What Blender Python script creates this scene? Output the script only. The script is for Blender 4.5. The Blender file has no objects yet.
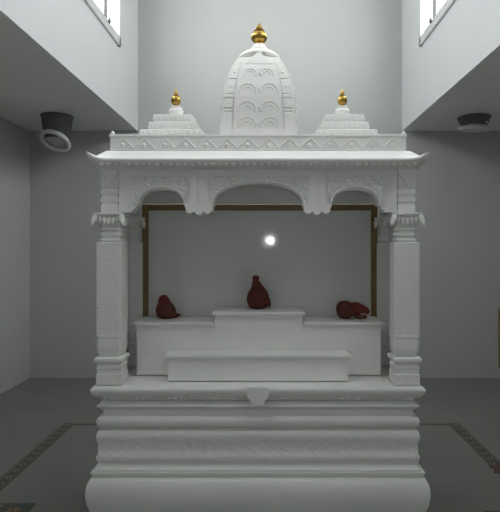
import bpy, bmesh, math, random
from mathutils import Vector, Matrix
random.seed(7)
PI = math.pi
C = bpy.context.scene.collection
EYE = 1.981            # camera height
D = 3.64               # distance of the pillar fronts
U = 0.007              # metres per picture unit at that distance
AX = -0.084            # shrine axis
YC = 4.03              # shrine centre (depth)
def zp(v, k=1.0): return EYE - (v - 247.0) * k * U
def hw(px, k=1.0): return px * k * U

# ---------------------------------------------------------------- materials
def new_mat(name):
    m = bpy.data.materials.new(name); m.use_nodes = True
    nt = m.node_tree
    b = nt.nodes['Principled BSDF']
    return m, nt, b
def N(nt, t, **kw):
    n = nt.nodes.new(t)
    for k, v in kw.items():
        if k in n.inputs: n.inputs[k].default_value = v
        else: setattr(n, k, v)
    return n
def ramp(nt, fac, stops):
    r = nt.nodes.new('ShaderNodeValToRGB')
    els = r.color_ramp.elements
    while len(els) < len(stops): els.new(0.5)
    for e, (p, c) in zip(els, stops):
        e.position = p; e.color = (*c, 1)
    nt.links.new(fac, r.inputs['Fac'])
    return r.outputs['Color']
def mottled(name, c1, c2, scale=3.0, rough=0.5, bump=0.0, bscale=40.0, spec=0.5, metallic=0.0):
    m, nt, b = new_mat(name)
    tc = N(nt, 'ShaderNodeTexCoord')
    no = N(nt, 'ShaderNodeTexNoise', Scale=scale, Detail=5.0, Roughness=0.55)
    nt.links.new(tc.outputs['Object'], no.inputs['Vector'])
    col = ramp(nt, no.outputs['Fac'], [(0.3, c1), (0.7, c2)])
    nt.links.new(col, b.inputs['Base Color'])
    b.inputs['Roughness'].default_value = rough
    b.inputs['Specular IOR Level'].default_value = spec
    b.inputs['Metallic'].default_value = metallic
    if bump:
        n2 = N(nt, 'ShaderNodeTexNoise', Scale=bscale, Detail=3.0)
        nt.links.new(tc.outputs['Object'], n2.inputs['Vector'])
        bp = N(nt, 'ShaderNodeBump', Strength=bump, Distance=0.01)
        nt.links.new(n2.outputs['Fac'], bp.inputs['Height'])
        nt.links.new(bp.outputs['Normal'], b.inputs['Normal'])
    return m
def carved(name, c, scale, strength, dist=0.012, rough=0.55, swirl=0.06):
    """white marble cut with a dense floral relief (leaf cells bent by noise)"""
    m, nt, b = new_mat(name)
    tc = N(nt, 'ShaderNodeTexCoord')
    no = N(nt, 'ShaderNodeTexNoise', Scale=scale * 0.35, Detail=2.0)
    nt.links.new(tc.outputs['Object'], no.inputs['Vector'])
    mx = N(nt, 'ShaderNodeVectorMath', operation='SCALE'); mx.inputs['Scale'].default_value = swirl
    nt.links.new(no.outputs['Color'], mx.inputs[0])
    ad = N(nt, 'ShaderNodeVectorMath', operation='ADD')
    nt.links.new(tc.outputs['Object'], ad.inputs[0]); nt.links.new(mx.outputs[0], ad.inputs[1])
    vo = N(nt, 'ShaderNodeTexVoronoi', Scale=scale); vo.feature = 'SMOOTH_F1'
    vo.inputs['Smoothness'].default_value = 0.35
    nt.links.new(ad.outputs[0], vo.inputs['Vector'])
    wv = N(nt, 'ShaderNodeTexWave', Scale=scale * 0.45, Distortion=6.0, Detail=1.0)
    wv.bands_direction = 'DIAGONAL'
    nt.links.new(ad.outputs[0], wv.inputs['Vector'])
    mm = N(nt, 'ShaderNodeMath', operation='MULTIPLY_ADD'); mm.inputs[1].default_value = -1.0
    nt.links.new(vo.outputs['Distance'], mm.inputs[0])
    ms = N(nt, 'ShaderNodeMath', operation='MULTIPLY'); ms.inputs[1].default_value = 0.45
    nt.links.new(wv.outputs['Fac'], ms.inputs[0]); nt.links.new(ms.outputs[0], mm.inputs[2])
    bp = N(nt, 'ShaderNodeBump', Strength=strength, Distance=dist)
    nt.links.new(mm.outputs[0], bp.inputs['Height'])
    nt.links.new(bp.outputs['Normal'], b.inputs['Normal'])
    b.inputs['Base Color'].default_value = (*c, 1)
    b.inputs['Roughness'].default_value = rough
    return m

MARBLE = mottled('white_marble', (0.84, 0.845, 0.83), (0.89, 0.89, 0.875), 2.5, 0.42)
CARVE = carved('carved_white_marble', (0.88, 0.88, 0.865), 64.0, 0.55, 0.008)
CARVE_DEEP = carved('deep_carved_white_marble', (0.88, 0.88, 0.865), 36.0, 0.8, 0.012, swirl=0.10)
CARVE_SOFT = carved('shallow_carved_marble', (0.83, 0.83, 0.815), 14.0, 0.14, 0.02, swirl=0.15)
PANEL = mottled('polished_grey_marble', (0.72, 0.73, 0.715), (0.78, 0.785, 0.77), 2.0, 0.06, 0.02, 6.0)
BROWN = mottled('brown_wood', (0.19, 0.125, 0.045), (0.26, 0.17, 0.065), 14.0, 0.5)
GOLD = mottled('polished_brass', (0.42, 0.275, 0.065), (0.50, 0.335, 0.085), 8.0, 0.30, metallic=1.0)
RED = mottled('red_cloth', (0.14, 0.034, 0.030), (0.21, 0.048, 0.041), 18.0, 0.85, 0.35, 60.0, 0.15)
DARKRED = mottled('maroon_cloth', (0.085, 0.033, 0.026), (0.135, 0.049, 0.038), 18.0, 0.85, 0.3, 60.0, 0.15)
PINK = mottled('pale_cloth_end', (0.42, 0.26, 0.23), (0.50, 0.33, 0.29), 18.0, 0.85)
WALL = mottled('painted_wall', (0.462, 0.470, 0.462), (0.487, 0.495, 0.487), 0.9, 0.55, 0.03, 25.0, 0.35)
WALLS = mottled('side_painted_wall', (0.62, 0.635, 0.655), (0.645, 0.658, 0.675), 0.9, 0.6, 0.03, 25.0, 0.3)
SOFFIT = mottled('ceiling_paint', (0.80, 0.81, 0.79), (0.83, 0.84, 0.82), 0.9, 0.7, 0.03, 25.0, 0.3)
SKIRT = mottled('stone_skirting', (0.36, 0.35, 0.335), (0.42, 0.41, 0.395), 3.0, 0.3)
FRAME = mottled('white_window_frame', (0.62, 0.63, 0.63), (0.66, 0.67, 0.67), 5.0, 0.45)
DARKMETAL = mottled('dark_grey_metal', (0.075, 0.082, 0.077), (0.095, 0.10, 0.096), 12.0, 0.5)
RINGMETAL = mottled('pale_grey_metal', (0.60, 0.61, 0.60), (0.66, 0.67, 0.66), 12.0, 0.4)
LENS = mottled('frosted_lens', (0.40, 0.41, 0.40), (0.48, 0.49, 0.48), 20.0, 0.3)
SCREW = mottled('bright_steel', (0.75, 0.75, 0.74), (0.8, 0.8, 0.79), 20.0, 0.25)

def floor_material():
    m, nt, b = new_mat('polished_stone_floor')
    tc = N(nt, 'ShaderNodeTexCoord')
    n1 = N(nt, 'ShaderNodeTexNoise', Scale=1.2, Detail=6.0, Roughness=0.6)
    nt.links.new(tc.outputs['Object'], n1.inputs['Vector'])
    col = ramp(nt, n1.outputs['Fac'], [(0.3, (0.165, 0.172, 0.16)), (0.7, (0.205, 0.207, 0.195))])
    br = N(nt, 'ShaderNodeTexBrick', Scale=1.0)
    br.offset = 0.0
    br.inputs['Brick Width'].default_value = 0.9; br.inputs['Row Height'].default_value = 0.9
    br.inputs['Mortar Size'].default_value = 0.002
    br.inputs['Color1'].default_value = (1, 1, 1, 1); br.inputs['Color2'].default_value = (0.95, 0.95, 0.95, 1)
    br.inputs['Mortar'].default_value = (0.8, 0.8, 0.8, 1)
    nt.links.new(tc.outputs['Object'], br.inputs['Vector'])
    mx = N(nt, 'ShaderNodeMix', data_type='RGBA', blend_type='MULTIPLY')
    mx.inputs[0].default_value = 1.0
    nt.links.new(col, mx.inputs[6]); nt.links.new(br.outputs['Color'], mx.inputs[7])
    nt.links.new(mx.outputs[2], b.inputs['Base Color'])
    b.inputs['Roughness'].default_value = 0.32
    return m
FLOOR = floor_material()

def inlay_material():
    """dark green stone border with two rails and a chain of pale diamonds; x runs along, y across 0..1"""
    m, nt, b = new_mat('inlaid_green_border')
    uv = N(nt, 'ShaderNodeUVMap')
    sp = N(nt, 'ShaderNodeSeparateXYZ'); nt.links.new(uv.outputs['UV'], sp.inputs[0])
    def math_(op, a, c=None, d=None):
        n = N(nt, 'ShaderNodeMath', operation=op)
        for i, q in enumerate((a, c, d)):
            if q is None: continue
            if isinstance(q, (int, float)): n.inputs[i].default_value = q
            else: nt.links.new(q, n.inputs[i])
        return n.outputs[0]
    x, y = sp.outputs['X'], sp.outputs['Y']
    fx = math_('ABSOLUTE', math_('SUBTRACT', math_('FRACT', x), 0.5))
    fy = math_('ABSOLUTE', math_('SUBTRACT', y, 0.5))
    dia = math_('LESS_THAN', math_('ADD', fx, math_('MULTIPLY', fy, 1.3)), 0.36)
    core = math_('LESS_THAN', math_('ADD', fx, math_('MULTIPLY', fy, 1.3)), 0.16)
    rail = math_('MULTIPLY', math_('GREATER_THAN', fy, 0.30), math_('LESS_THAN', fy, 0.38))
    pale = math_('MAXIMUM', math_('SUBTRACT', dia, core), rail)
    mx = N(nt, 'ShaderNodeMix', data_type='RGBA')
    nt.links.new(pale, mx.inputs[0])
    mx.inputs[6].default_value = (0.035, 0.045, 0.038, 1); mx.inputs[7].default_value = (0.20, 0.19, 0.15, 1)
    nt.links.new(mx.outputs[2], b.inputs['Base Color'])
    b.inputs['Roughness'].default_value = 0.35
    return m
INLAY = inlay_material()
DARKSTONE = mottled('dark_green_stone', (0.035, 0.045, 0.036), (0.06, 0.07, 0.055), 20.0, 0.35)
ORANGE = mottled('orange_stone', (0.20, 0.11, 0.055), (0.27, 0.15, 0.07), 30.0, 0.35)
REDSTONE = mottled('red_stone', (0.06, 0.026, 0.024), (0.09, 0.036, 0.033), 30.0, 0.35)
PALESTONE = mottled('pale_pink_stone', (0.20, 0.17, 0.16), (0.26, 0.22, 0.21), 30.0, 0.35)

def emission(name, col, strength):
    m, nt, b = new_mat(name)
    nt.nodes.remove(b)
    e = N(nt, 'ShaderNodeEmission', Color=(*col, 1), Strength=strength)
    nt.links.new(e.outputs[0], nt.nodes['Material Output'].inputs['Surface'])
    return m
DAYLIGHT = emission('daylit_frosted_glass', (0.985, 1.0, 0.99), 8.9)

# ---------------------------------------------------------------- mesh helpers
class MB:
    def __init__(s): s.bm = bmesh.new()
    def quad_rings(s, rings, cap=True, closed=True):
        vs = [[s.bm.verts.new(p) for p in r] for r in rings]
        n = len(vs[0])
        for a, b in zip(vs, vs[1:]):
            for i in range(n if closed else n - 1):
                j = (i + 1) % n
                try: s.bm.faces.new((a[i], a[j], b[j], b[i]))
                except ValueError: pass
        if cap:
            for r in (vs[0], vs[-1]):
                try: s.bm.faces.new(r)
                except ValueError: pass
        return vs
    def box(s, x0, x1, y0, y1, z0, z1, bev=0.0):
        if bev <= 0:
            s.quad_rings([[(x0,y0,z),(x1,y0,z),(x1,y1,z),(x0,y1,z)] for z in (z0,z1)])
        else:
            b = bev
            def ring(z, i): return [(x0+i+b,y0+i,z),(x1-i-b,y0+i,z),(x1-i,y0+i+b,z),(x1-i,y1-i-b,z),
                                    (x1-i-b,y1-i,z),(x0+i+b,y1-i,z),(x0+i,y1-i-b,z),(x0+i,y0+i+b,z)]
            s.quad_rings([ring(z0,b*.7), ring(z0+b,0), ring(z1-b,0), ring(z1,b*.7)])
    def rect_sweep(s, prof, cx, cy, hx, hy, seg=1, tweak=None):
        """prof = [(offset, z)...]: a moulding profile carried round a rectangle"""
        rings = []
        for o, z in prof:
            a, b = hx + o, hy + o
            cs = [(-a,-b),(a,-b),(a,b),(-a,b)]
            r = []
            for i in range(4):
                p, q = cs[i], cs[(i+1) % 4]
                for t in range(seg):
                    f = t / seg
                    x, y = p[0]+(q[0]-p[0])*f, p[1]+(q[1]-p[1])*f
                    zz = z
                    if tweak: x, y, zz = tweak(x, y, z, o)
                    r.append((cx+x, cy+y, zz))
            rings.append(r)
        s.quad_rings(rings)
    def loft(s, plan, levels, cx=0, cy=0, cap=True):
        """plan = polygon of radius about 1; levels = [(scale, z)] or (sx, sy, z)"""
        rings = []
        for l in levels:
            if len(l) == 2: sx = sy = l[0]; z = l[1]
            else: sx, sy, z = l
            rings.append([(cx+x*sx, cy+y*sy, z) for x, y in plan])
        s.quad_rings(rings, cap)
    def lathe(s, prof, cx=0, cy=0, seg=32, fold=None, mat=None):
        rings = []
        for k, (r, z) in enumerate(prof):
            ring = []
            for i in range(seg):
                a = 2*PI*i/seg
                rr = max(r, 1e-4) * (fold(a, k/(len(prof)-1)) if fold else 1)
                p = Vector((rr*math.cos(a), rr*math.sin(a), z))
                if mat: p = mat @ p
                ring.append((p.x+cx, p.y+cy, p.z))
            rings.append(ring)
        s.quad_rings(rings)
    def prism(s, poly, y0, y1):
        """poly in (x, z), extruded along y"""
        a = [s.bm.verts.new((x, y0, z)) for x, z in poly]
        b = [s.bm.verts.new((x, y1, z)) for x, z in poly]
        f1 = s.bm.faces.new(a); f2 = s.bm.faces.new(b[::-1])
        n = len(poly)
        for i in range(n):
            j = (i+1) % n
            s.bm.faces.new((a[i], b[i], b[j], a[j]))
        bmesh.ops.triangulate(s.bm, faces=[f1, f2])
    def curtain(s, low, ztop, y0, y1):
        """sheet hanging from a straight top edge down to the outline low = [(x, z)] running in +x"""
        pts = []
        for x, z in low:
            if pts and x <= pts[-1][0]: x = pts[-1][0] + 1e-5
            pts.append((x, z))
        s.quad_rings([[(x, y0, z), (x, y1, z), (x, y1, ztop), (x, y0, ztop)] for x, z in pts])
    def tube(s, pts, r, seg=6, taper=None):
        pts = [Vector(p) for p in pts]
        rings = []
        for i, p in enumerate(pts):
            t = (pts[min(i+1, len(pts)-1)] - pts[max(i-1, 0)]).normalized()
            ref = Vector((0,1,0)) if abs(t.y) < 0.9 else Vector((1,0,0))
            u = t.cross(ref).normalized(); w = t.cross(u)
            rr = r*(taper(i/(len(pts)-1)) if taper else 1)
            rings.append([tuple(p+u*rr*math.cos(2*PI*k/seg)+w*rr*math.sin(2*PI*k/seg)) for k in range(seg)])
        s.quad_rings(rings)
    def drop(s, c, rx, ry, rz, rot=None, seg=10, point=True):
        """leaf / petal boss: an ellipsoid pointed towards -z"""
        rings = []
        nr = 7
        for k in range(nr):
            t = k/(nr-1); th = PI*t
            z = math.cos(th); r = max(math.sin(th), 0.02)
            if point and z < 0: r *= (1+z*0.55)
            ring = []
            for i in range(seg):
                a = 2*PI*i/seg
                p = Vector((rx*r*math.cos(a), ry*r*math.sin(a), rz*z))
                if rot: p = rot @ p
                ring.append((c[0]+p.x, c[1]+p.y, c[2]+p.z))
            rings.append(ring)
        s.quad_rings(rings)
    def transform(s, M): bmesh.ops.transform(s.bm, matrix=M, verts=s.bm.verts); return s
    def build(s, name, mat, parent=None, smooth=False, loc=None, sharp=35):
        bmesh.ops.recalc_face_normals(s.bm, faces=s.bm.faces)
        me = bpy.data.meshes.new(name); s.bm.to_mesh(me); s.bm.free()
        me.materials.append(mat)
        if smooth:
            for p in me.polygons: p.use_smooth = True
            me.set_sharp_from_angle(angle=math.radians(sharp))
        o = bpy.data.objects.new(name, me); C.objects.link(o)
        if loc: o.location = loc
        if parent: o.parent = parent
        return o
def tag(o, label=None, cat=None, group=None, kind=None):
    if label: o['label'] = label
    if cat: o['category'] = cat
    if group: o['group'] = group
    if kind: o['kind'] = kind
    return o
def empty(name, loc=(0,0,0), rz=0):
    o = bpy.data.objects.new(name, None); C.objects.link(o)
    o.location = loc; o.rotation_euler.z = rz; o.empty_display_size = 0.1
    return o
def copy_tree(o, parent=None):
    c = o.copy(); C.objects.link(c)
    if parent: c.parent = parent
    for ch in list(o.children): copy_tree(ch, c)
    return c

# ---------------------------------------------------------------- the room
NX = 1.995            # half width of the tall nave
ZS = EYE + 1.754      # height of the aisle ceilings
YB = 2.16 * D         # back wall
YF = -3.6             # wall behind the viewer
XL, XR = -3.63, 3.95
ZT = 6.6
def struct(name, mb, mat, parent=None):
    o = mb.build(name, mat, parent)
    if not parent: o['kind'] = 'structure'
    return o
m = MB(); m.box(XL-.15, XR+.15, YF-.15, YB+.15, -.12, 0); struct('floor', m, FLOOR)
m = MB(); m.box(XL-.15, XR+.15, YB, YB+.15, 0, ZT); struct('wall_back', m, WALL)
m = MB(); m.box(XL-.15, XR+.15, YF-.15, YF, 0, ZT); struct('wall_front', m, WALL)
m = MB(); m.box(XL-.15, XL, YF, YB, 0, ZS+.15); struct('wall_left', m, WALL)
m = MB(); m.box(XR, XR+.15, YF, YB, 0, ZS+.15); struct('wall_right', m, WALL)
m = MB(); m.box(-NX-.2, NX+.2, YF, YB, ZT, ZT+.15); struct('ceiling', m, SOFFIT)
m = MB(); m.box(XL, -NX-.2, YF, YB, ZS, ZS+.15); m.box(-NX-.2, -NX, YF, YB, ZS, ZS+.004); struct('ceiling_aisle_left', m, SOFFIT)
m = MB(); m.box(NX+.2, XR, YF, YB, ZS, ZS+.15); m.box(NX, NX+.2, YF, YB, ZS, ZS+.004); struct('ceiling_aisle_right', m, SOFFIT)

# clerestory walls with window openings
WZ0, WZ1 = EYE + 2.64, EYE + 3.95
wins = [(1.3, 3.6), (4.0, 1.885*D)]
def clerestory(side, name):
    m = MB()
    x0, x1 = sorted((side*NX, side*(NX+.2)))
    m.box(x0, x1, YF, YB, ZS+.15, WZ0)
    m.box(x0, x1, YF, YB, ZS+.004, ZS+.15)
    m.box(x0, x1, YF, YB, WZ1, ZT)
    edges = [YF] + [e for w in wins for e in w] + [YB]
    for a, b in zip(edges[0::2], edges[1::2]):
        m.box(x0, x1, a, b, WZ0, WZ1)
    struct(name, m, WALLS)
clerestory(-1, 'wall_clerestory_left'); clerestory(1, 'wall_clerestory_right')
wi = 0
for side in (-1, 1):
    for (a, b) in wins:
        wi += 1
        w = empty('window_%d' % wi, (side*NX, (a+b)/2, WZ0)); w['kind'] = 'structure'
        hy, H = (b-a)/2, WZ1-WZ0
        f = MB(); t = 0.12; pr = -side*0.03      # casing stands 3 cm proud of the wall
        xa, xb = sorted((pr, side*0.07))
        f.box(xa, xb, -hy, hy, 0.0, t, .006); f.box(xa, xb, -hy, hy, H-t, H, .006)
        f.box(xa, xb, -hy, -hy+.06, 0, H, .006); f.box(xa, xb, hy-.06, hy, 0, H, .006)
        f.build('window_frame', FRAME, w)
        n = 5 if b-a > 2.8 else 4
        # mullions counted from the far end: the first stands 0.58 m in
        ys = []
        y = hy - 0.53
        while y > -hy + .3:
            ys.append(y); y -= 0.62
        for y in ys:
            q = MB(); xs, xe = sorted((side*0.015, side*0.065))
            q.box(xs, xe, y-.035, y+.035, t, H-t, .004); mu = q.build('mullion', FRAME, w)
            q = MB(); xs, xe = sorted((-side*0.015, side*0.014))
            q.box(xs, xe, y-.014, y+.014, t, H-t, .003); q.build('window_seal', DARKMETAL, mu)
        if a > 3.9:
            q = MB(); x_ = -side*0.042
            q.box(min(x_-.012, x_+.012), max(x_-.012, x_+.012), ys[0]-.03, ys[0]+.03, t-.03, t+.03, .004)
            q.build('window_latch', DARKMETAL, w)
        p = MB(); xs, xe = sorted((side*0.075, side*0.085))
        p.box(xs, xe, -hy+.01, hy-.01, .01, H-.01); p.build('pane', DAYLIGHT, w)

# added soft fill lights shaped as glazed doors, unseen behind the viewer
FILL_GLOW = emission('fill_light_glass', (0.95, 1.0, 0.95), 1.9)
for i, (x, rz) in enumerate(((XL, -PI/2), (XR, PI/2))):
    d = empty('fill_door_%d' % (i+1), (x, -1.7, 0), rz); d['kind'] = 'structure'
    m = MB()
    m.box(-.70, -.60, 0, .07, 0, 2.2, .005); m.box(.60, .70, 0, .07, 0, 2.2, .005); m.box(-.60, .60, 0, .07, 2.1, 2.2, .005)
    m.box(-.60, .60, 0, .06, 0, .25, .005); m.box(-.04, .04, 0, .06, .25, 2.1, .005)
    m.build('fill_door_frame', FRAME, d)
    for s in (-1, 1):
        xa, xb = sorted((s*.04, s*.60))
        m = MB(); m.box(xa, xb, .015, .025, .25, 2.1); pn = m.build('pane', FILL_GLOW, d)  # glowing sheet added to lift the lower room and aisles
        m = MB(); m.tube([(s*.09, .08, .95), (s*.09, .08, 1.2)], .012, 8); m.build('fill_door_handle', SCREW, d)

# floor inlay border round the shrine
def strip(name, p0, p1, width, mat=INLAY, rep=0.13, z=0.002):
    p0, p1 = Vector((*p0, 0)), Vector((*p1, 0))
    d = (p1-p0); L = d.length; d.normalize(); n = Vector((-d.y, d.x, 0))*width/2
    me = bpy.data.meshes.new(name)
    top = [p0-n, p1-n, p1+n, p0+n]
    vs = [(v.x, v.y, z) for v in top] + [(v.x, v.y, -0.003) for v in top]
    me.from_pydata(vs, [], [(0,1,2,3),(4,7,6,5),(0,4,5,1),(1,5,6,2),(2,6,7,3),(3,7,4,0)])
    uv = me.uv_layers.new(name='UVMap')
    uvs = {0:(0,0),1:(L/rep,0),2:(L/rep,1),3:(0,1)}
    for poly in me.polygons:
        for li in poly.loop_indices:
            vi = me.loops[li].vertex_index
            uv.data[li].uv = uvs[vi % 4]
    me.materials.append(mat)
    o = bpy.data.objects.new(name, me); C.objects.link(o); o['kind'] = 'structure'
    return o
YI = 1.605*D
strip('trim_1', (-2.25, 2.2), (-2.25, YI), 0.125)
strip('trim_2', (2.06, 2.2), (2.06, YI), 0.125)
strip('trim_3', (-2.18, YI-.03), (1.99, YI-.03), 0.05, rep=0.05)

def flower(mb_pet, mb_heart, cx, cy, r, n=6, z=0.003):
    for i in range(n):
        a = 2*PI*i/n + .3
        pts = []
        for k in range(12):
            t = 2*PI*k/12
            x, y = r*.55 + r*.45*math.cos(t), r*.24*math.sin(t)
            pts.append((cx+x*math.cos(a)-y*math.sin(a), cy+x*math.sin(a)+y*math.cos(a)))
        mb_pet.quad_rings([[(x, y, zz) for x, y in pts] for zz in (-.002, z)])
    mb_heart.quad_rings([[(cx+r*.22*math.cos(2*PI*k/14), cy+r*.22*math.sin(2*PI*k/14), zz) for k in range(14)] for zz in (-.002, z+.001)])
def flower_inlay(name, x0, x1, y0, y1, spots, skew=0):
    t = empty(name, ((x0+x1)/2, (y0+y1)/2, 0)); t['kind'] = 'structure'
    cx, cy = t.location.x, t.location.y
    g = MB(); g.quad_rings([[(x0-cx,y0-cy,z),(x1-cx,y0-cy,z),(x1-cx,y1-cy,z),(x0-cx,y1-cy,z)] for z in (-.003,.002)])
    g.build('border_ground', DARKSTONE, t)
    for i, (fx, fy, r) in enumerate(spots):
        pm, hm = MB(), MB(); flower(pm, hm, fx-cx, fy-cy, r)
        fo = pm.build('flower', [ORANGE, PALESTONE, REDSTONE][i % 3], t)
        hm.build('flower_heart', [REDSTONE, ORANGE, PALESTONE][i % 3], fo)
yb0, yb1 = 3.55, 4.03
sp = []
for i in range(9):
    sp.append((-1.93-.17*i, 3.93+(.03 if i % 2 else -.03), .062))
for i in range(4):
    sp.append((-1.96-.11*(i % 2), 3.72-.16*i, .075))
flower_inlay('trim_4', -3.3, -1.80, 3.2, 4.02, sp)
flower_inlay('trim_5', 1.60, 3.2, 3.2, 3.90, [(1.76+.17*i, 3.80+(.03 if i % 2 else -.03), .062) for i in range(8)])
pm, hm = MB(), MB(); flower(pm, hm, 0, 0, .17, 8, .004)
rf = pm.build('trim_6', REDSTONE, loc=(2.13, 4.62, 0)); rf['kind'] = 'structure'
hm.build('flower_heart', DARKSTONE, rf)

# wooden board on the back wall at the far right
wb = empty('wooden_board', (3.70, YB, EYE-(367-247)*2.16*U))
tag(wb, 'narrow brown wooden board on the back wall at the right edge of the photo', 'board')
m = MB(); m.box(-.20, .20, -.02, 0, .03, .87, .004); m.build('board_panel', BROWN, wb)
m = MB()
m.box(-.25, -.20, -.035, 0, 0, .90, .004); m.box(.20, .25, -.035, 0, 0, .90, .004)
m.box(-.20, .20, -.035, 0, 0, .04, .004); m.box(-.20, .20, -.035, 0, .86, .90, .004); m.build('board_frame', BROWN, wb)

# ---------------------------------------------------------------- ceiling lamps
def downlight(x, y, drop, r, tilt, label):
    t = empty('ceiling_lamp', (x, y, ZS)); tag(t, label, 'lamp', 'dark drum lamps under the aisle ceilings')
    m = MB(); m.lathe([(r*1.04, 0), (r*1.06, -.012), (r*1.0, -.03), (r*.90, -drop*.5), (r*.80, -drop*.90), (r*.70, -drop*.90), (r*.68, -drop*.4)], seg=40)
    m.build('lamp_housing', DARKMETAL, t, True)
    R = Matrix.Translation((0, -abs(math.sin(tilt[0]))*.10, -drop)) @ Matrix.Rotation(tilt[1], 4, 'Y') @ Matrix.Rotation(tilt[0], 4, 'X')
    m = MB()
    m.lathe([(r*.78,.0),(r*.80,.02),(r*.97,.022),(r*1.03,.004),(r*1.02,-.02),(r*.92,-.034),(r*.80,-.024),(r*.76,0.0)], seg=44)
    m.transform(R); rg = m.build('lamp_ring', RINGMETAL, t, True)
    rg['label'] = 'pale grey ring'
    m = MB(); m.lathe([(r*.78,.045),(r*.78,.012),(r*.5,-.004),(0,-.012)], seg=36); m.transform(R)
    m.build('lamp_lens', LENS, rg, True)
    m = MB(); m.drop((r*.02 if x < 0 else r*.45, -r*.9, -drop*.72), .016, .02, .016, point=False); m.build('screw', SCREW, t, True)
    return t
downlight(-213*1.91*U, 1.91*D, .345, .200, (math.radians(-31), math.radians(11)), 'dark ceiling lamp with pale ring tilted to the room, left of the shrine')
downlight(204*1.93*U, 1.93*D, .155, .207, (math.radians(7), math.radians(3)), 'dark ceiling lamp with flat thin pale ring, right of the shrine')

# ---------------------------------------------------------------- the shrine
SH = empty('shrine', (AX, YC, 0))
tag(SH, 'white carved marble temple shrine with three arches and three gold-topped spires', 'shrine')
P = Matrix.Translation((-AX, -YC, 0))
def part(name, mb, mat, parent=None, smooth=False, local=False, sharp=35):
    """shrine parts are drawn about the shrine axis: x from the axis, y from the room"""
    mb.transform(Matrix.Translation((0, -YC, 0)))
    return mb.build(name, mat, parent or SH, smooth, sharp=sharp)
kf = 0.99
HY = 0.425
def off(u):          # outline measurement -> offset of the moulding from the deck nose (front corner)
    a = (270-u)*U/D
    return (a*(YC-HY) - 1.247)/(1+a)
def Zu(u, v): return zp(v, (YC-HY-off(u))/D)
def Z(v, k=kf): return zp(v, k)
def mould(name, pts, mat, seg=1, smooth=True, sharp=40, cap=None):
    m = MB(); m.rect_sweep([(off(u), Zu(u, v)) for u, v in pts], 0, YC, 1.163, HY, seg)
    return part(name, m, mat, None, smooth, sharp=sharp)
# swelling foot
pts = [(95,530.5),(94,524),(90,517),(87,511),(84.3,505),(83.2,499),(83,494),(83.6,489),(85,484.5),(86.6,481.5),(88,479),(89.2,478.2),(91,477.6),(91,475.8),(88.5,474.8),(88.5,472.6),(97.5,471.6)]
m = MB(); prof = [(off(u+2.0), Zu(u+2.0, v)) for u, v in pts[:-1]] + [(off(98), Zu(98, 471.6))]; prof[0] = (prof[0][0], 0.0)
m.rect_sweep(prof, 0, YC, 1.163, HY); part('plinth_foot', m, MARBLE, None, True, sharp=40)
mould('plinth_fillet', [(98,471.8),(96,471),(95.6,469.6),(96.4,468.4),(99.5,465.5),(100.4,463.2)], MARBLE)
mould('plinth_block', [(100.4,463.4),(97.6,462),(96,459.5),(96,456.5),(97.8,454),(98,449),(97.8,443),(96.2,440),(96,436),(97.2,432.8),(98.2,430.6),(104.4,429.9)], CARVE_SOFT)
mould('plinth_neck', [(103.6,431),(103.6,409)], MARBLE)
mould('plinth_roll', [(103.6,428.2),(99.5,427.8),(97.2,425.8),(96,422),(97.2,418.4),(99.5,416.6),(103.6,416.2)], MARBLE)
mould('plinth_ogee', [(104,410.4),(101.6,409.2),(96,406.6),(97.5,405),(100,403),(102.4,400.8),(105,400.2)], MARBLE)
mould('deck', [(105.5,401.5),(105,399.4),(99,398.6),(94,396.4),(91.5,394.2),(90,391.4),(90.4,389.4),(92,387.6),(95,386.4)], MARBLE)
ZD = Z(386.4)
# fringe of small scallops under the deck nose (right-hand two thirds stand out)
m = MB()
yfr = YC - (HY + off(97.5))
for i in range(58):
    x = -1.09 + 2.18*(i+.5)/58
    m.drop((x, yfr+.004, Zu(97.5, 398.6)), .0185, .012, .014)
part('deck_fringe', m, MARBLE, None, True)
# carved vine scrolls on the plinth block
m = MB()
yb = YC - (HY + off(97.8)) - .001
def scroll(m, cx, cz, r, y, turns=1.4, a0=0, s=1, tr=.006, flat=None):
    pts = []
    n = 22
    for i in range(n):
        t = i/(n-1); a = a0 + s*2*PI*turns*t; rr = r*(1-.82*t)
        pts.append((cx+rr*math.cos(a), y, cz+rr*math.sin(a)))
    m.tube(pts, tr, 5, lambda q: 1-.5*q)
n = 12
zc = Zu(97.8, 447)
wave = [(-1.02+2.04*i/120, yb+.001, zc+.035*math.sin(PI*n*i/120)) for i in range(121)]
m.tube(wave, .002, 5)
for i in range(n):
    x = -1.02 + 2.04*(i+.5)/n
    s = 1 if i % 2 else -1
    scroll(m, x, zc + s*.012, .042, yb+.001, 1.3, PI/2*s, s, .002)
part('plinth_vine', m, MARBLE, None, True)
# projecting spout block in the middle of the deck
m = MB()
yn = YC - HY - off(90)
m.prism([(-.075, ZD-.001), (-.075, Z(396)), (-.062, Z(397.5)), (-.045, Z(400.5)), (-.038, Z(403.6)), (-.022, Z(405)), (-.008, Z(404.2)), (0, Z(405.4)), (.008, Z(404.2)), (.022, Z(405)), (.038, Z(403.6)), (.045, Z(400.5)), (.062, Z(397.5)), (.075, Z(396)), (.075, ZD-.001)], yn-.03, yn+.10)
part('spout', m, MARBLE)

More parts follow.
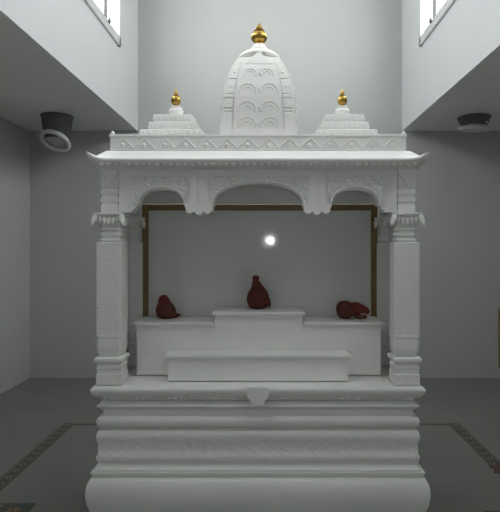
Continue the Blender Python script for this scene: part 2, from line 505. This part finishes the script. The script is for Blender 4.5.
# pillars
PW = 0.0885        # half width of a shaft
def notch_square(i=0.86, j=0.93):
    q = []
    for sx, sy in ((-1,-1),(1,-1),(1,1),(-1,1)):
        a = [(1*sx, i*sy), (j*sx, i*sy), (j*sx, j*sy), (i*sx, j*sy), (i*sx, 1*sy)]
        if sx*sy > 0: q += a
        else: q += a[::-1]
    return q
SQ = [(-1,-1),(1,-1),(1,1),(-1,1)]
def chamf(c=.75): return [(-1,-c),(-c,-1),(c,-1),(1,-c),(1,c),(c,1),(-c,1),(-1,c)]
ZCAPT = zp(213)
def make_pillar(x, y, front=True):
    p = empty('pillar', (x, y-YC, 0)); p.parent = SH
    # pedestal block
    m = MB()
    m.loft(SQ, [(.088, ZD-.002), (.088, zp(375)), (.083, zp(374)), (.083, zp(370)), (.086,zp(368.8)), (.086,zp(366.8)), (.081,zp(366)), (.081, zp(364.6)), (.088,zp(363.4)), (.099, zp(361.2)), (.099, zp(358.6)), (.09, zp(357.6)), (.06, zp(357.4))])
    b = m.build('pillar_base', MARBLE, p)
    for s in (-1, 1):      # triangular leaf on the block
        m = MB()
        mm = [(-.045, zp(384)), (0, zp(372.5)), (.045, zp(384))]
        m.prism(mm, *sorted((s*.083, s*.092)))
        m.build('leaf', MARBLE, b)
    # rounded bell between base and shaft
    m = MB()
    m.loft(chamf(.8), [(.070, zp(357.6)), (.076, zp(356)), (.086, zp(352.5)), (.089, zp(348)), (.0885, zp(342)), (.0885, zp(340.2)), (.084, zp(339.6)), (.084, zp(338.4)), (.0905, zp(337.8)), (.0905, zp(335.6)), (.084, zp(335))])
    m.build('pillar_bell', MARBLE, p, True)
    # shaft with carved faces and rebated corners
    m = MB()
    m.loft(notch_square(), [(PW, zp(335.4)), (PW, zp(243)), (PW*.93, zp(242))])
    m.build('pillar_shaft', CARVE, p)
    # neck rings
    m = MB()
    lv = [(.062, zp(243))]
    for (a, b2) in ((241.8, 238.2), (236.6, 232.6), (231, 227.6)):
        mid = (a+b2)/2
        lv += [(.064, zp(a)), (.072, zp(a-.6)), (.075, zp(mid)), (.072, zp(b2+.6)), (.064, zp(b2))]
    lv += [(.062, zp(226))]
    m.loft(chamf(.72), lv); m.build('pillar_neck', MARBLE, p, True)
    # leafy capital
    m = MB()
    m.loft(chamf(.8), [(.064, zp(228)), (.070, zp(224)), (.080, zp(219.5)), (.096, zp(216)), (.108, zp(214.5)), (.108, zp(212.6)), (.06, zp(212.4))])
    for k in range(4):
        R = Matrix.Rotation(k*PI/2, 3, 'Z')
        for j, (dx, rx, zz, rz) in enumerate(((-.060,.015,218.6,.034),(-.030,.016,219.6,.040),(0,.018,219.8,.044),(.030,.016,219.6,.040),(.060,.015,218.6,.034))):
            c = R @ Vector((dx, -.084, 0)); T = R @ Matrix.Rotation(math.radians(-22), 3, 'X')
            m.drop((c.x, c.y, zp(zz)), rx, .016, rz, T)
        c = R @ Vector((.098, -.098, 0)); T = R @ Matrix.Rotation(PI/4, 3, 'Z') @ Matrix.Rotation(math.radians(-25), 3, 'X')
        m.drop((c.x, c.y, zp(219.5)), .024, .019, .050, T)
    m.build('capital', CARVE, p, True)
    # block of stacked courses above the capital
    m = MB()
    m.loft(SQ, [(.060, zp(212.8)), (.060, zp(212.5)), (.0615, zp(212.2)), (.0615, zp(205)), (.057, zp(204.4)), (.057, zp(202.4)), (.063, zp(201.6)), (.063, zp(197.6)), (.057, zp(197)), (.057, zp(194.6)), (.063, zp(194)), (.063, zp(189.8)), (.058, zp(189)), (.058, zp(187)), (.0615, zp(186.6)), (.0615, zp(167))])
    b = m.build('pillar_head', MARBLE, p)
    for s in (-1, 1):
        m = MB()
        m.prism([(-.068, zp(167.4)), (.068, zp(167.4)), (.062, zp(172)), (.045, zp(176)), (.02, zp(180)), (0, zp(185.5)), (-.02, zp(180)), (-.045, zp(176)), (-.062, zp(172))], *(sorted((s*.058, s*.080))))
        m.build('leaf', MARBLE, b)
    return p
PX = hw(149.5)          # lateral place of the pillar axes
YP, YR = D + .0885, 4.24 + .0885
make_pillar(-PX, YP); make_pillar(PX, YP); make_pillar(-PX, YR); make_pillar(PX, YR)

# arcades: front, and plain ones round the sides
ZF1 = zp(166.0)
def ellipse(cx, hwid, spring, crown, n=22, lo=0.0):
    return [(cx - hwid*math.cos(PI*i/n), spring + (crown-spring)*max(0.0, math.sin(PI*i/n))**0.92) for i in range(n+1)]
def px(pts): return [(hw(a), zp(v)) for a, v in pts]
arch = [(-140,166),(-140,212),(-127,212)]
arch += [(-126,209.4),(-123.6,208.4),(-123.2,205.6),(-121,205.2)]
arch += ellipse(-97.7, 22.6, 203.6, 189.0)[0:]
arch += [(-74,204.6),(-73.2,206.4)]
arch += [(-71,207),(-47,207)] + [(-46,206.2),(-45,205.2)]
arch += ellipse(0, 44.6, 204.4, 183.2, 34)
half = [(a, v) for a, v in arch if a < -1e-6 and True]
# mirror so that both halves agree
left = [p for p in arch if p[0] <= 0.001]
right = [(-a, v) for a, v in left[::-1] if abs(a) > 0.001]
poly = left + right
m = MB(); m.curtain(px(poly[1:-1]), zp(166), D+.022, D+.125); part('arcade', m, MARBLE)
# pendants between the arches
for s in (-1, 1):
    m = MB()
    lob = []
    c0 = -59.3*s
    pts = [(c0-13.5, 205)]
    for lx, r, dz in ((-8.8, 4.6, 0), (0, 4.6, 1.2), (8.8, 4.6, 0)):
        for i in range(9):
            a = PI + PI*i/8
            pts.append((c0+lx+r*math.cos(a), 209+dz-r*math.sin(a)*1.0))
    pts.append((c0+13.5, 205)); pts += [(c0+10, 202), (c0+7, 170), (c0-7, 170), (c0-10, 202)]
    m.prism(px(pts), D+.004, D+.135)
    pend = part('arch_pendant', m, MARBLE)
    m = MB()
    for dx in (-13.2, 13.2):
        m.drop((hw(c0+dx), D+.02, zp(205.5)), .012, .02, .013, point=False)
    m.tube([(hw(c0), D+.003, zp(172)), (hw(c0), D+.003, zp(204))], .010, 6)
    part('pendant_boss', m, MARBLE, pend, True)
# carved spandrels: raised plates that hug the arches, with scrolls
def spandrel(x0, x1, cx, hwid, spring, crown, y):
    n = 26
    return [(x0, spring+1)] + ellipse(cx, hwid, spring, crown, n) + [(x1, spring+1)]
for (x0, x1, cx, hh, cr) in ((-125, -70, -97.7, 24.6, 186.2), (-49, 49, 0, 46.6, 180.8), (70, 125, 97.7, 24.6, 186.2)):
    m = MB()
    pl = spandrel(x0, x1, cx, hh, 203.5, cr, 0)
    m.curtain(px(pl), zp(176), D+.012, D+.03)
    sp_ = part('spandrel', m, CARVE_DEEP)
    m = MB()
    m.tube([(hw(a), D+.012, zp(v)) for a, v in ellipse(cx, hh-.6, 203.5, cr+.4, 30)], .006, 6)
    m.tube([(hw(x0), D+.012, zp(203)), (hw(x0), D+.012, zp(176)), (hw(x1), D+.012, zp(176)), (hw(x1), D+.012, zp(203))], .005, 6)
    w = x1-x0
    for s in (-1, 1):
        for (fx, v, r) in ((.43, 182.5, 4.2), (.36, 181.5, 3.6) if w < 70 else (.34, 183, 4.6), (.45, 191, 3.4), (.46, 197.5, 2.6)):
            scroll(m, hw(cx+s*fx*w), zp(v), hw(r), D+.010, 1.3, 0 if s > 0 else PI, s, .004)
    part('scrollwork', m, MARBLE, sp_, True)
# side arcades (one arch each) and the rear beam
for s in (-1, 1):
    m = MB()
    y0, y1 = D+.15, YR-.06
    yc, hwid = (y0+y1)/2, (y1-y0)/2-.05
    pl = [(y0, zp(166)), (y0, zp(210))] + [(yc-hwid*math.cos(PI*i/20), zp(206)+(zp(188)-zp(206))*math.sin(PI*i/20)) for i in range(21)] + [(y1, zp(210)), (y1, zp(166))]
    m.curtain(pl[1:-1], zp(166), -.05, .05)
    m.transform(Matrix(((0,1,0,s*PX),(1,0,0,0),(0,0,1,0),(0,0,0,1))))
    part('side_arcade', m, MARBLE)
    m = MB(); xa, xb = sorted((s*(PX+.012), s*(PX+.05)))
    m.box(xa, xb, YP+.07, YR-.07, ZD+.001, zp(200), .003); part('side_screen', m, CARVE)
ZP0 = zp(322, 1.08) - 0.0      # altar top (side tiers)
m = MB(); m.box(-PX+.06, PX-.06, YR-.05, YR+.06, zp(203, 1.175), zp(166)); part('rear_beam', m, MARBLE)
m = MB(); m.box(-PX-.055, PX+.055, D+.03, YR+.06, zp(167), zp(160)); part('roof_slab', m, MARBLE)

# polished marble sheet with its wooden frame, closed in between the rear pillars
ky = 1.175
BP = empty('back_panel', (AX, ky*D, ZD)); tag(BP, 'polished grey marble panel in a thin brown wooden frame behind the altar', 'panel')
fx = hw(117.3, ky)
zt, zb = zp(204.8, ky)-ZD, 0.0
zl = zp(210.6, ky)-ZD
fw = hw(6.2, ky)
m = MB(); m.box(-fx+fw*.6, fx-fw*.6, 0, .03, .002, zt-fw*.5); m.build('marble_sheet', PANEL, BP)
m = MB()
m.box(-fx, -fx+fw, -.02, .035, .002, zt, .004); m.box(fx-fw, fx, -.02, .035, .002, zt, .004)
m.box(-fx+fw, fx-fw, -.02, .035, zl, zt, .004)
m.build('wooden_frame', BROWN, BP)['label'] = 'brown wooden frame'

# cornice (overhanging eave with lifted corners)
LX, LY = 1.047, None
YLIP = .98*D
YPAR = 1.012*D
hxp = 1.047; hyp = YC - YPAR + .02
lip = 1.163 - hxp
def tweak(x, y, z, o):
    a, b = hxp + o, hyp + o
    d = max(0.0, 1 - (abs(abs(x)-a) + abs(abs(y)-b)) / 0.085)
    f = max(0.0, o/lip)
    return x*(1+.004*d*f), y*(1+.01*d*f), z + .050*d**1.3*f**5
kl = .985
prof = [(-.12, EYE+.548), (-.03, EYE+.548), (.0, EYE+.545), (lip*.55, EYE+.556), (lip*.85, EYE+.572), (lip, EYE+.590), (lip*1.0, EYE+.603), (lip*.93, EYE+.612),
        (lip*.80, EYE+.613), (lip*.6, EYE+.625), (lip*.38, EYE+.651), (lip*.15, EYE+.673), (-.01, EYE+.680), (-.05, EYE+.682)]
m = MB(); m.rect_sweep(prof, 0, YC, hxp, hyp, 40, tweak); COR = part('cornice', m, MARBLE, None, True, sharp=50)
m = MB()
yl = YC - hyp - lip*.80
nl = 46
for i in range(nl):
    x = -1.10 + 2.20*(i+.5)/nl
    m.drop((x, yl, EYE+.572), .020, .014, .020)
part('leaf_fringe', m, MARBLE, COR, True)
for s in (-1, 1):
    m = MB()
    for i in range(15):
        y = YC - hyp + .0 + (2*hyp)*(i+.5)/15
        m.drop((s*(hxp+lip*.8), y, EYE+.572), .014, .020, .020)
    part('leaf_fringe', m, MARBLE, COR, True)
# parapet with zigzag relief
m = MB()
m.rect_sweep([(-.06, EYE+.675), (0, EYE+.675), (0, EYE+.778), (.006, EYE+.782), (.006, EYE+.797), (-.003, EYE+.800), (-.06, EYE+.800), (-.06, EYE+.68)], 0, YC, hxp, YC-YPAR)
PAR = part('parapet', m, MARBLE, None, False)
m = MB()
ntri = 14
z0, z1 = EYE+.700, EYE+.772
pts = []
for i in range(ntri*2+1):
    pts.append((-1.03 + 2.06*i/(ntri*2), YPAR-.002, z1 if i % 2 else z0))
for a, b in zip(pts, pts[1:]): m.tube([a, b], .006, 5)
for i in range(ntri):
    x = -1.03 + 2.06*(i+.5)/ntri
    m.drop((x, YPAR, z0+.018), .018, .008, .02)
m.tube([(-1.04, YPAR-.001, z0-.012), (1.04, YPAR-.001, z0-.012)], .005, 5)
for s in (-1, 1):
    nn = 5
    hy_ = YC-YPAR
    sp_ = [(s*(hxp+.002), YC-hy_+.02+(2*hy_-.04)*i/(nn*2), z1 if i % 2 else z0) for i in range(nn*2+1)]
    for a, b in zip(sp_, sp_[1:]): m.tube([a, b], .006, 5)
for sx in (-1, 1):
    m.drop((sx*(hxp-.012), YPAR+.016, EYE+.805), .016, .016, .024, Matrix.Rotation(PI, 3, 'X'))
part('zigzag_relief', m, MARBLE, PAR, True)
m = MB(); m.box(-hxp+.04, hxp-.04, YPAR+.04, YC+(YC-YPAR)-.04, EYE+.60, EYE+.70); part('terrace', m, MARBLE)
ZR = EYE + .70

# gold pot finial
def kalash(parent, x, y, z, r, h):
    m = MB()
    prof = [(.45,0),(.62,.02),(.60,.06),(.42,.09),(.40,.12),(.70,.17),(.93,.26),(1.0,.36),(.95,.46),(.78,.55),(.52,.605),(.40,.625),(.56,.645),(.60,.665),(.42,.69),(.36,.72),(.40,.76),(.33,.82),(.22,.90),(.10,.97),(0,1.0)]
    m.lathe([(a*r, b*h) for a, b in prof], x, y, 28)
    m.transform(Matrix.Translation((0, 0, z)))
    o = part('finial', m, GOLD, parent, True)
    o['label'] = 'gold pot-shaped finial'
    return o

# main spire
def redent():
    q = [(.63,1.0),(.63,.955),(.665,.955),(.665,.985),(.90,.985),(.90,.94),(.94,.94),(.94,.90),(.985,.90),(.985,.665),(.955,.665),(.955,.63),(1.0,.63)]
    pts = []
    for k in range(4):
        c, s = [(1,0),(0,1),(-1,0),(0,-1)][k]
        pts += [(x*c - y*s, x*s + y*c) for x, y in q[::-1]]
    return pts
RED_ = redent()
# half-width control points measured up the outline
def tow(v, w, kz, kw=1.06): return (w*kw*U, zp(v, kz))
ctrl = [(.290, ZR), tow(134, 38.6, 1.055), tow(118, 38.0, 1.058), tow(100, 36.6, 1.063), tow(90, 34.6, 1.067), tow(81, 31.8, 1.071), tow(73, 28.8, 1.075), tow(66, 25.2, 1.079), tow(60.2, 21.0, 1.083)]
def interp(z):
    for (w0, z0_), (w1, z1_) in zip(ctrl, ctrl[1:]):
        if z <= z1_:
            t = (z-z0_)/(z1_-z0_); return w0+(w1-w0)*t
    return ctrl[-1][0]
m = MB()
rings = []
ztop = ctrl[-1][1]
courses = [zp(v, 1.06) for v in (115.5, 112, 101.5, 97.5, 82)]
nz = 150
for i in range(nz+1):
    z = ZR + (ztop-ZR)*i/nz
    w = interp(z)
    dip = 1.0
    for cz in courses:
        if abs(z-cz) < .006: dip = .975
    r = []
    for (x, y) in RED_:
        band = abs(x) > .64 and abs(y) > .64
        f = dip if band else 1.0
        if max(abs(x), abs(y)) < .96: f = 1.0
        r.append((x*w*f, YC+y*w*f, z))
    rings.append(r)
m.quad_rings(rings)
SPI = part('spire', m, MARBLE, None, False)
# relief on the four faces: horseshoe arches in pairs, courses
m = MB()
def arcpts(cx, z0_, r, h, n=12, w_off=.003):
    pts = []
    for i in range(n+1):
        a = PI*1.25 - PI*1.5*i/n
        x = cx + r*math.cos(a); z = z0_ + h*math.sin(a)
        pts.append((x, z))
    return pts
face = []
for v, sc in ((129, 1.0), (113.5, 1.0), (95, .95), (77, .74)):
    zc_ = zp(v, 1.06)
    for s in (-1, 1):
        face.append(([(s*.082*sc + .066*sc*math.cos(PI*(1.08-1.16*i/14)), zc_ + .062*sc*math.sin(PI*(1.08-1.16*i/14))) for i in range(15)], .0055))
        face.append(([(s*.082*sc + .036*sc*math.cos(PI*(.95-.9*i/10)), zc_ + .034*sc*math.sin(PI*(.95-.9*i/10))) for i in range(11)], .005))
    face.append(([(-.030*sc, zc_-.012), (0, zc_+.022*sc), (.030*sc, zc_-.012)], .006))
for k in range(4):
    R = Matrix.Rotation(k*PI/2, 3, 'Z')
    for pts2, tr in face:
        pp = []
        for x, z in pts2:
            q = R @ Vector((x, -interp(z)-.001, 0)); pp.append((q.x, YC+q.y, z))
        m.tube(pp, tr, 5)
    for v in (122, 107, 90, 75):
        for s in (-1, 1):
            z = zp(v, 1.06); w = interp(z)
            q = R @ Vector((s*.78*w, -.955*w, 0)); m.drop((q.x, YC+q.y, z), .018, .012, .014, None, 8)
part('spire_relief', m, MARBLE, SPI, True)
# crown: neck recess, four gable tips and a ribbed overhanging cap
m = MB()
zc0 = ztop
m.lathe([(.115, zc0-.01), (.100, zc0+.06)], 0, YC, 32)
for k in range(4):
    R = Matrix.Rotation(k*PI/2, 3, 'Z')
    a = [(-.098, zc0-.065), (.098, zc0-.065), (0, zc0+.050)]
    f = [R @ Vector((x, -interp(zc0-.065)-.004+(.050 if i == 2 else 0), 0)) for i, (x, z) in enumerate(a)]
    g = [R @ Vector((x, -.07, 0)) for x, z in a]
    vs1 = [m.bm.verts.new((p.x, YC+p.y, z)) for p, (x, z) in zip(f, a)]
    vs2 = [m.bm.verts.new((p.x, YC+p.y, z)) for p, (x, z) in zip(g, a)]
    m.bm.faces.new(vs1); m.bm.faces.new(vs2[::-1])
    for i in range(3):
        j = (i+1) % 3; m.bm.faces.new((vs1[i], vs2[i], vs2[j], vs1[j]))
part('crown_neck', m, MARBLE, SPI, False)
zk = zp(45.3, 1.107)
m = MB()
rib = lambda a, t: 1 + (.025*math.cos(24*a) if .1 < t < .6 else 0)
zcb = zc0+.034
H_ = zk - zcb
m.lathe([(.09, zcb+.004), (.148, zcb-.004), (.158, zcb+.006), (.153, zcb+.018), (.140, zcb+.032), (.120, zcb+.046), (.098, zcb+.056), (.086, zcb+.061), (.085, zcb+.068), (.068, zcb+.076), (.05, zk-.008), (.046, zk)], 0, YC, 96, rib)
part('crown_cap', m, MARBLE, SPI, True)
kalash(SPI, 0, YC, zk-.004, .0645, zp(23, 1.107)-zk+.004)

# side spires: three redented tiers, neck and gold pot
def tier_plan():
    q = [(.34,1.03),(.34,1.0),(.74,1.0),(.74,.97),(.97,.97),(.97,.74),(1.0,.74),(1.0,.34),(1.03,.34)]
    pts = []
    for k in range(4):
        c, s = [(1,0),(0,1),(-1,0),(0,-1)][k]
        pts += [(x*c - y*s, x*s + y*c) for x, y in q[::-1]]
    return pts
TP = tier_plan()
def small_spire(x):
    m = MB()
    m.loft(SQ, [(.262, ZR-.01), (.262, EYE+.812), (.25, EYE+.815)], x, YC)
    root = part('small_spire', m, MARBLE)
    tiers = [(.232, EYE+.800, EYE+.862), (.178, EYE+.862, EYE+.930), (.148, EYE+.930, EYE+.992)]
    for i, (w, a, b) in enumerate(tiers):
        h = b-a
        m = MB()
        m.loft(TP, [(w*.95, a-.002), (w*.95, a+h*.16), (w*.985, a+h*.24), (w, a+h*.3), (w, a+h*.86), (w*.985, a+h*.97), (w*.97, b), (w*.6, b+.001)], x, YC)
        npet = 9
        for k in range(4):
            R = Matrix.Rotation(k*PI/2, 3, 'Z')
            for j in range(npet):
                t = (j+.5)/npet*2-1
                d = 1.02 if abs(t) < .34 else (.99 if abs(t) < .74 else .96)
                q = R @ Vector((t*w*.93, -w*d, 0))
                m.drop((x+q.x, YC+q.y, a+h*.58), w*.075, w*.03, h*.26, Matrix.Rotation(PI, 3, 'X'), 8)
        part('tier', m, MARBLE, root, False)
    m = MB()
    zn = EYE+.990; zk2 = zp(106, 1.10)
    hh = zk2-zn
    m.lathe([(.10, zn-.002), (.10, zn+hh*.08), (.052, zn+hh*.16), (.05, zn+hh*.42), (.054, zn+hh*.5), (.058, zn+hh*.62), (.054, zn+hh*.74), (.045, zn+hh*.82), (.05, zn+hh*.9), (.036, zk2)], x, YC, 28)
    part('spire_neck', m, MARBLE, root, True)
    kalash(root, x, YC, zk2-.003, .0385, zp(87.5, 1.10)-zk2)
small_spire(-hw(83.7, 1.100)); small_spire(hw(83.7, 1.100))

# ---------------------------------------------------------------- the stepped altar on the deck
ka = 1.078
YA = ka*D
AL = empty('stepped_altar', (AX, YA, ZD)); tag(AL, 'plain white marble stepped altar with low front step standing inside the shrine', 'altar')
zs = zp(322, 1.078)-ZD; zcn = zp(312, 1.075)-ZD; zst = zp(354.6, 1.03)-ZD
ydeep = ky*D - .022 - YA - .002
slab = .020
for s in (-1, 1):
    xa, xb = sorted((s*hw(43.8, ka), s*hw(122, ka)))
    m = MB(); m.box(xa, xb, 0, ydeep, .001, zs-slab); tb = m.build('side_tier', MARBLE, AL)
    xa2, xb2 = sorted((s*(hw(44.5, ka)), s*(hw(122, ka)+.022)))
    m = MB(); m.box(xa2, xb2, -.022, ydeep, zs-slab, zs, .002); m.build('top_slab', MARBLE, tb)
m = MB(); m.box(-hw(43.8, ka), hw(43.8, ka), -.008, ydeep, .001, zcn-slab); tb = m.build('central_tier', MARBLE, AL)
m = MB(); m.box(-hw(46.3, ka), hw(46.3, ka), -.032, ydeep, zcn-slab, zcn, .002); m.build('top_slab', MARBLE, tb)
ys = 1.03*D - YA
m = MB(); m.box(-hw(90.3, 1.03), hw(89.7, 1.03), ys, -.010, .001, zst-slab*.95); tb = m.build('front_step', MARBLE, AL)
m = MB(); m.box(-hw(92.4, 1.03), hw(91.8, 1.03), ys-.018, -.010, zst-slab*.95, zst, .002); m.build('top_slab', MARBLE, tb)

# ---------------------------------------------------------------- red cloth bundles
def folds(n, amp, ph=0):
    return lambda a, t: 1 + amp*math.sin(n*a + ph + 5*t) * (.35 + t) + .035*math.sin(2*a+ph+3*t) + .03*math.sin(5*a-7*t)
def bend(dx, dy, h):
    def f(p): 
        t = max(0, p.z/h); return Vector((p.x+dx*t*t, p.y+dy*t*t, p.z))
    return f
def bundle(name, label, x, y, z, prof, h, lean, rz=0, knot=True):
    t = empty(name, (x, y, z), rz); tag(t, label, 'bundle', None)
    m = MB(); m.lathe(prof, 0, 0, 56, folds(9, .05))
    f = bend(lean[0], lean[1], h)
    for v in m.bm.verts: v.co = f(v.co)
    m.build('cloth_body', DARKRED, t, True, sharp=60)
    return t, f
# left: squat pear leaning to the left, loose end on the right
zt_ = ZD + zs
k1 = 1.135
xw = (166.5-270)*k1*U
b1, f1 = bundle('cloth_bundle', 'small squat dark red cloth bundle on the left tier of the altar', xw, k1*D, zt_,
    [(.0,.001),(.045,.001),(.064,.012),(.074,.036),(.076,.06),(.070,.085),(.058,.108),(.047,.126),(.040,.14),(.036,.155),(.028,.168),(.014,.178),(0,.182)], .182, (-.022, 0))
m = MB(); m.tube([(-.062+.01*i, -.045-.012*math.sin(i*.5), .118-.010*i+.004*math.sin(i)) for i in range(12)], .007, 6)
m.build('tie', RED, b1, True)
m = MB(); m.lathe([(0,.0),(.036,.006),(.042,.03),(.034,.06),(.02,.078),(0,.084)], 0, 0, 24, folds(5,.09)); m.transform(Matrix.Translation((-.026,-.012,.106)) @ Matrix.Rotation(.15, 4, 'Y'))
m.build('cloth_top', RED, b1, True)
m = MB(); m.lathe([(0,-.03),(.018,-.02),(.02,0),(.012,.03),(0,.05)], 0, 0, 14, folds(4,.1)); m.transform(Matrix.Translation((.072,-.01,.026)) @ Matrix.Rotation(1.5, 4, 'Y') )
m.build('loose_end', DARKRED, b1, True)
# middle: tall pear with a twisted knot on top
k2 = 1.135
xw = (258.3-270)*k2*U
b2, f2 = bundle('cloth_bundle', 'tall red cloth bundle knotted at the top on the central tier of the altar', xw, k2*D, ZD+zcn,
    [(.0,.001),(.05,.001),(.070,.012),(.082,.04),(.086,.07),(.082,.10),(.072,.13),(.058,.155),(.044,.176),(.034,.193),(.028,.205),(.02,.214),(0,.218)], .26, (-.012, 0))
m = MB(); m.lathe([(.0,.0),(.036,.0),(.034,.02),(.028,.045),(.022,.066),(.026,.082),(.024,.095),(.010,.104),(0,.105)], 0, 0, 28, folds(6,.10)); m.transform(Matrix.Translation((-.016,0,.160)) @ Matrix.Rotation(-.06, 4, 'Y'))
m.build('knot', RED, b2, True)
m = MB()
m.tube([(-.075+.0075*i, -.055-.030*math.sin(PI*i/20), .135-.0042*i) for i in range(21)], .006, 6)
m.tube([(.060-.0062*i, -.055-.028*math.sin(PI*i/20), .132-.0050*i) for i in range(21)], .006, 6)
m.build('tie', RED, b2, True)
m = MB(); m.lathe([(0,-.04),(.02,-.03),(.026,0),(.016,.04),(0,.06)], 0, 0, 14, folds(4,.12)); m.transform(Matrix.Translation((.070,-.02,.064)) @ Matrix.Rotation(2.7, 4, 'Y'))
m.build('loose_end', DARKRED, b2, True)
# right: bundle lying on its side
k3 = 1.125
xw = (346-270)*k3*U
b3 = empty('cloth_bundle', (xw, k3*D, zt_)); tag(b3, 'red cloth bundle lying on its side on the right tier of the altar', 'bundle')
m = MB(); m.lathe([(0,-.078),(.035,-.073),(.058,-.055),(.067,-.028),(.068,0),(.060,.03),(.044,.055),(.03,.07),(0,.076)], 0, 0, 44, folds(8,.05))
m.transform(Matrix.Translation((0,0,.070)) @ Matrix.Rotation(1.45, 4, 'Y'))
zmin = min(v.co.z for v in m.bm.verts); m.transform(Matrix.Translation((0,0,.001-zmin)))
m.build('cloth_body', DARKRED, b3, True, sharp=60)
m = MB(); m.lathe([(0,-.075),(.03,-.07),(.045,-.04),(.048,-.005),(.042,.03),(.032,.06),(.020,.085),(0,.095)], 0, 0, 36, folds(6,.07, 1))
m.transform(Matrix.Translation((.095,-.005,.078)) @ Matrix.Rotation(1.80, 4, 'Y'))
m.build('knot', RED, b3, True)
m = MB(); m.tube([(.05+.012*i, -.030, .022-.001*i+.004*math.sin(i)) for i in range(10)], .016, 8, lambda q: 1.1-.6*q)
m.build('loose_end', DARKRED, b3, True)
m = MB(); m.drop((.135, -.03, .040), .034, .016, .012, Matrix.Rotation(.15, 3, 'Y'), point=False); m.build('pale_end', PINK, b3, True)['label'] = 'pale pinkish cloth end'

# ---------------------------------------------------------------- light and camera
w = bpy.data.worlds.new('World'); bpy.context.scene.world = w; w.use_nodes = True
bg = w.node_tree.nodes['Background']; bg.inputs[0].default_value = (.9, .95, 1, 1); bg.inputs[1].default_value = 0.4
fl = bpy.data.lights.new('camera_flash', 'POINT'); fl.energy = 19; fl.shadow_soft_size = .024; fl.color = (1, 1, 1)
fo = bpy.data.objects.new('camera_flash', fl); fo.location = (.0, .02, EYE+.11); C.objects.link(fo)
cam = bpy.data.cameras.new('camera'); co = bpy.data.objects.new('camera', cam); C.objects.link(co)
co.location = (0, 0, EYE); co.rotation_euler = (PI/2, 0, 0)
cam.sensor_width = 36; cam.lens = D/U/512*36
cam.shift_x = -20/512; cam.shift_y = -9/512
bpy.context.scene.camera = co
vs = bpy.context.scene.view_settings
bpy.context.scene.display_settings.display_device = 'sRGB'
vs.view_transform = 'Standard'; vs.look = 'None'; vs.gamma = 1; vs.use_curve_mapping = False
vs.exposure = 0.0
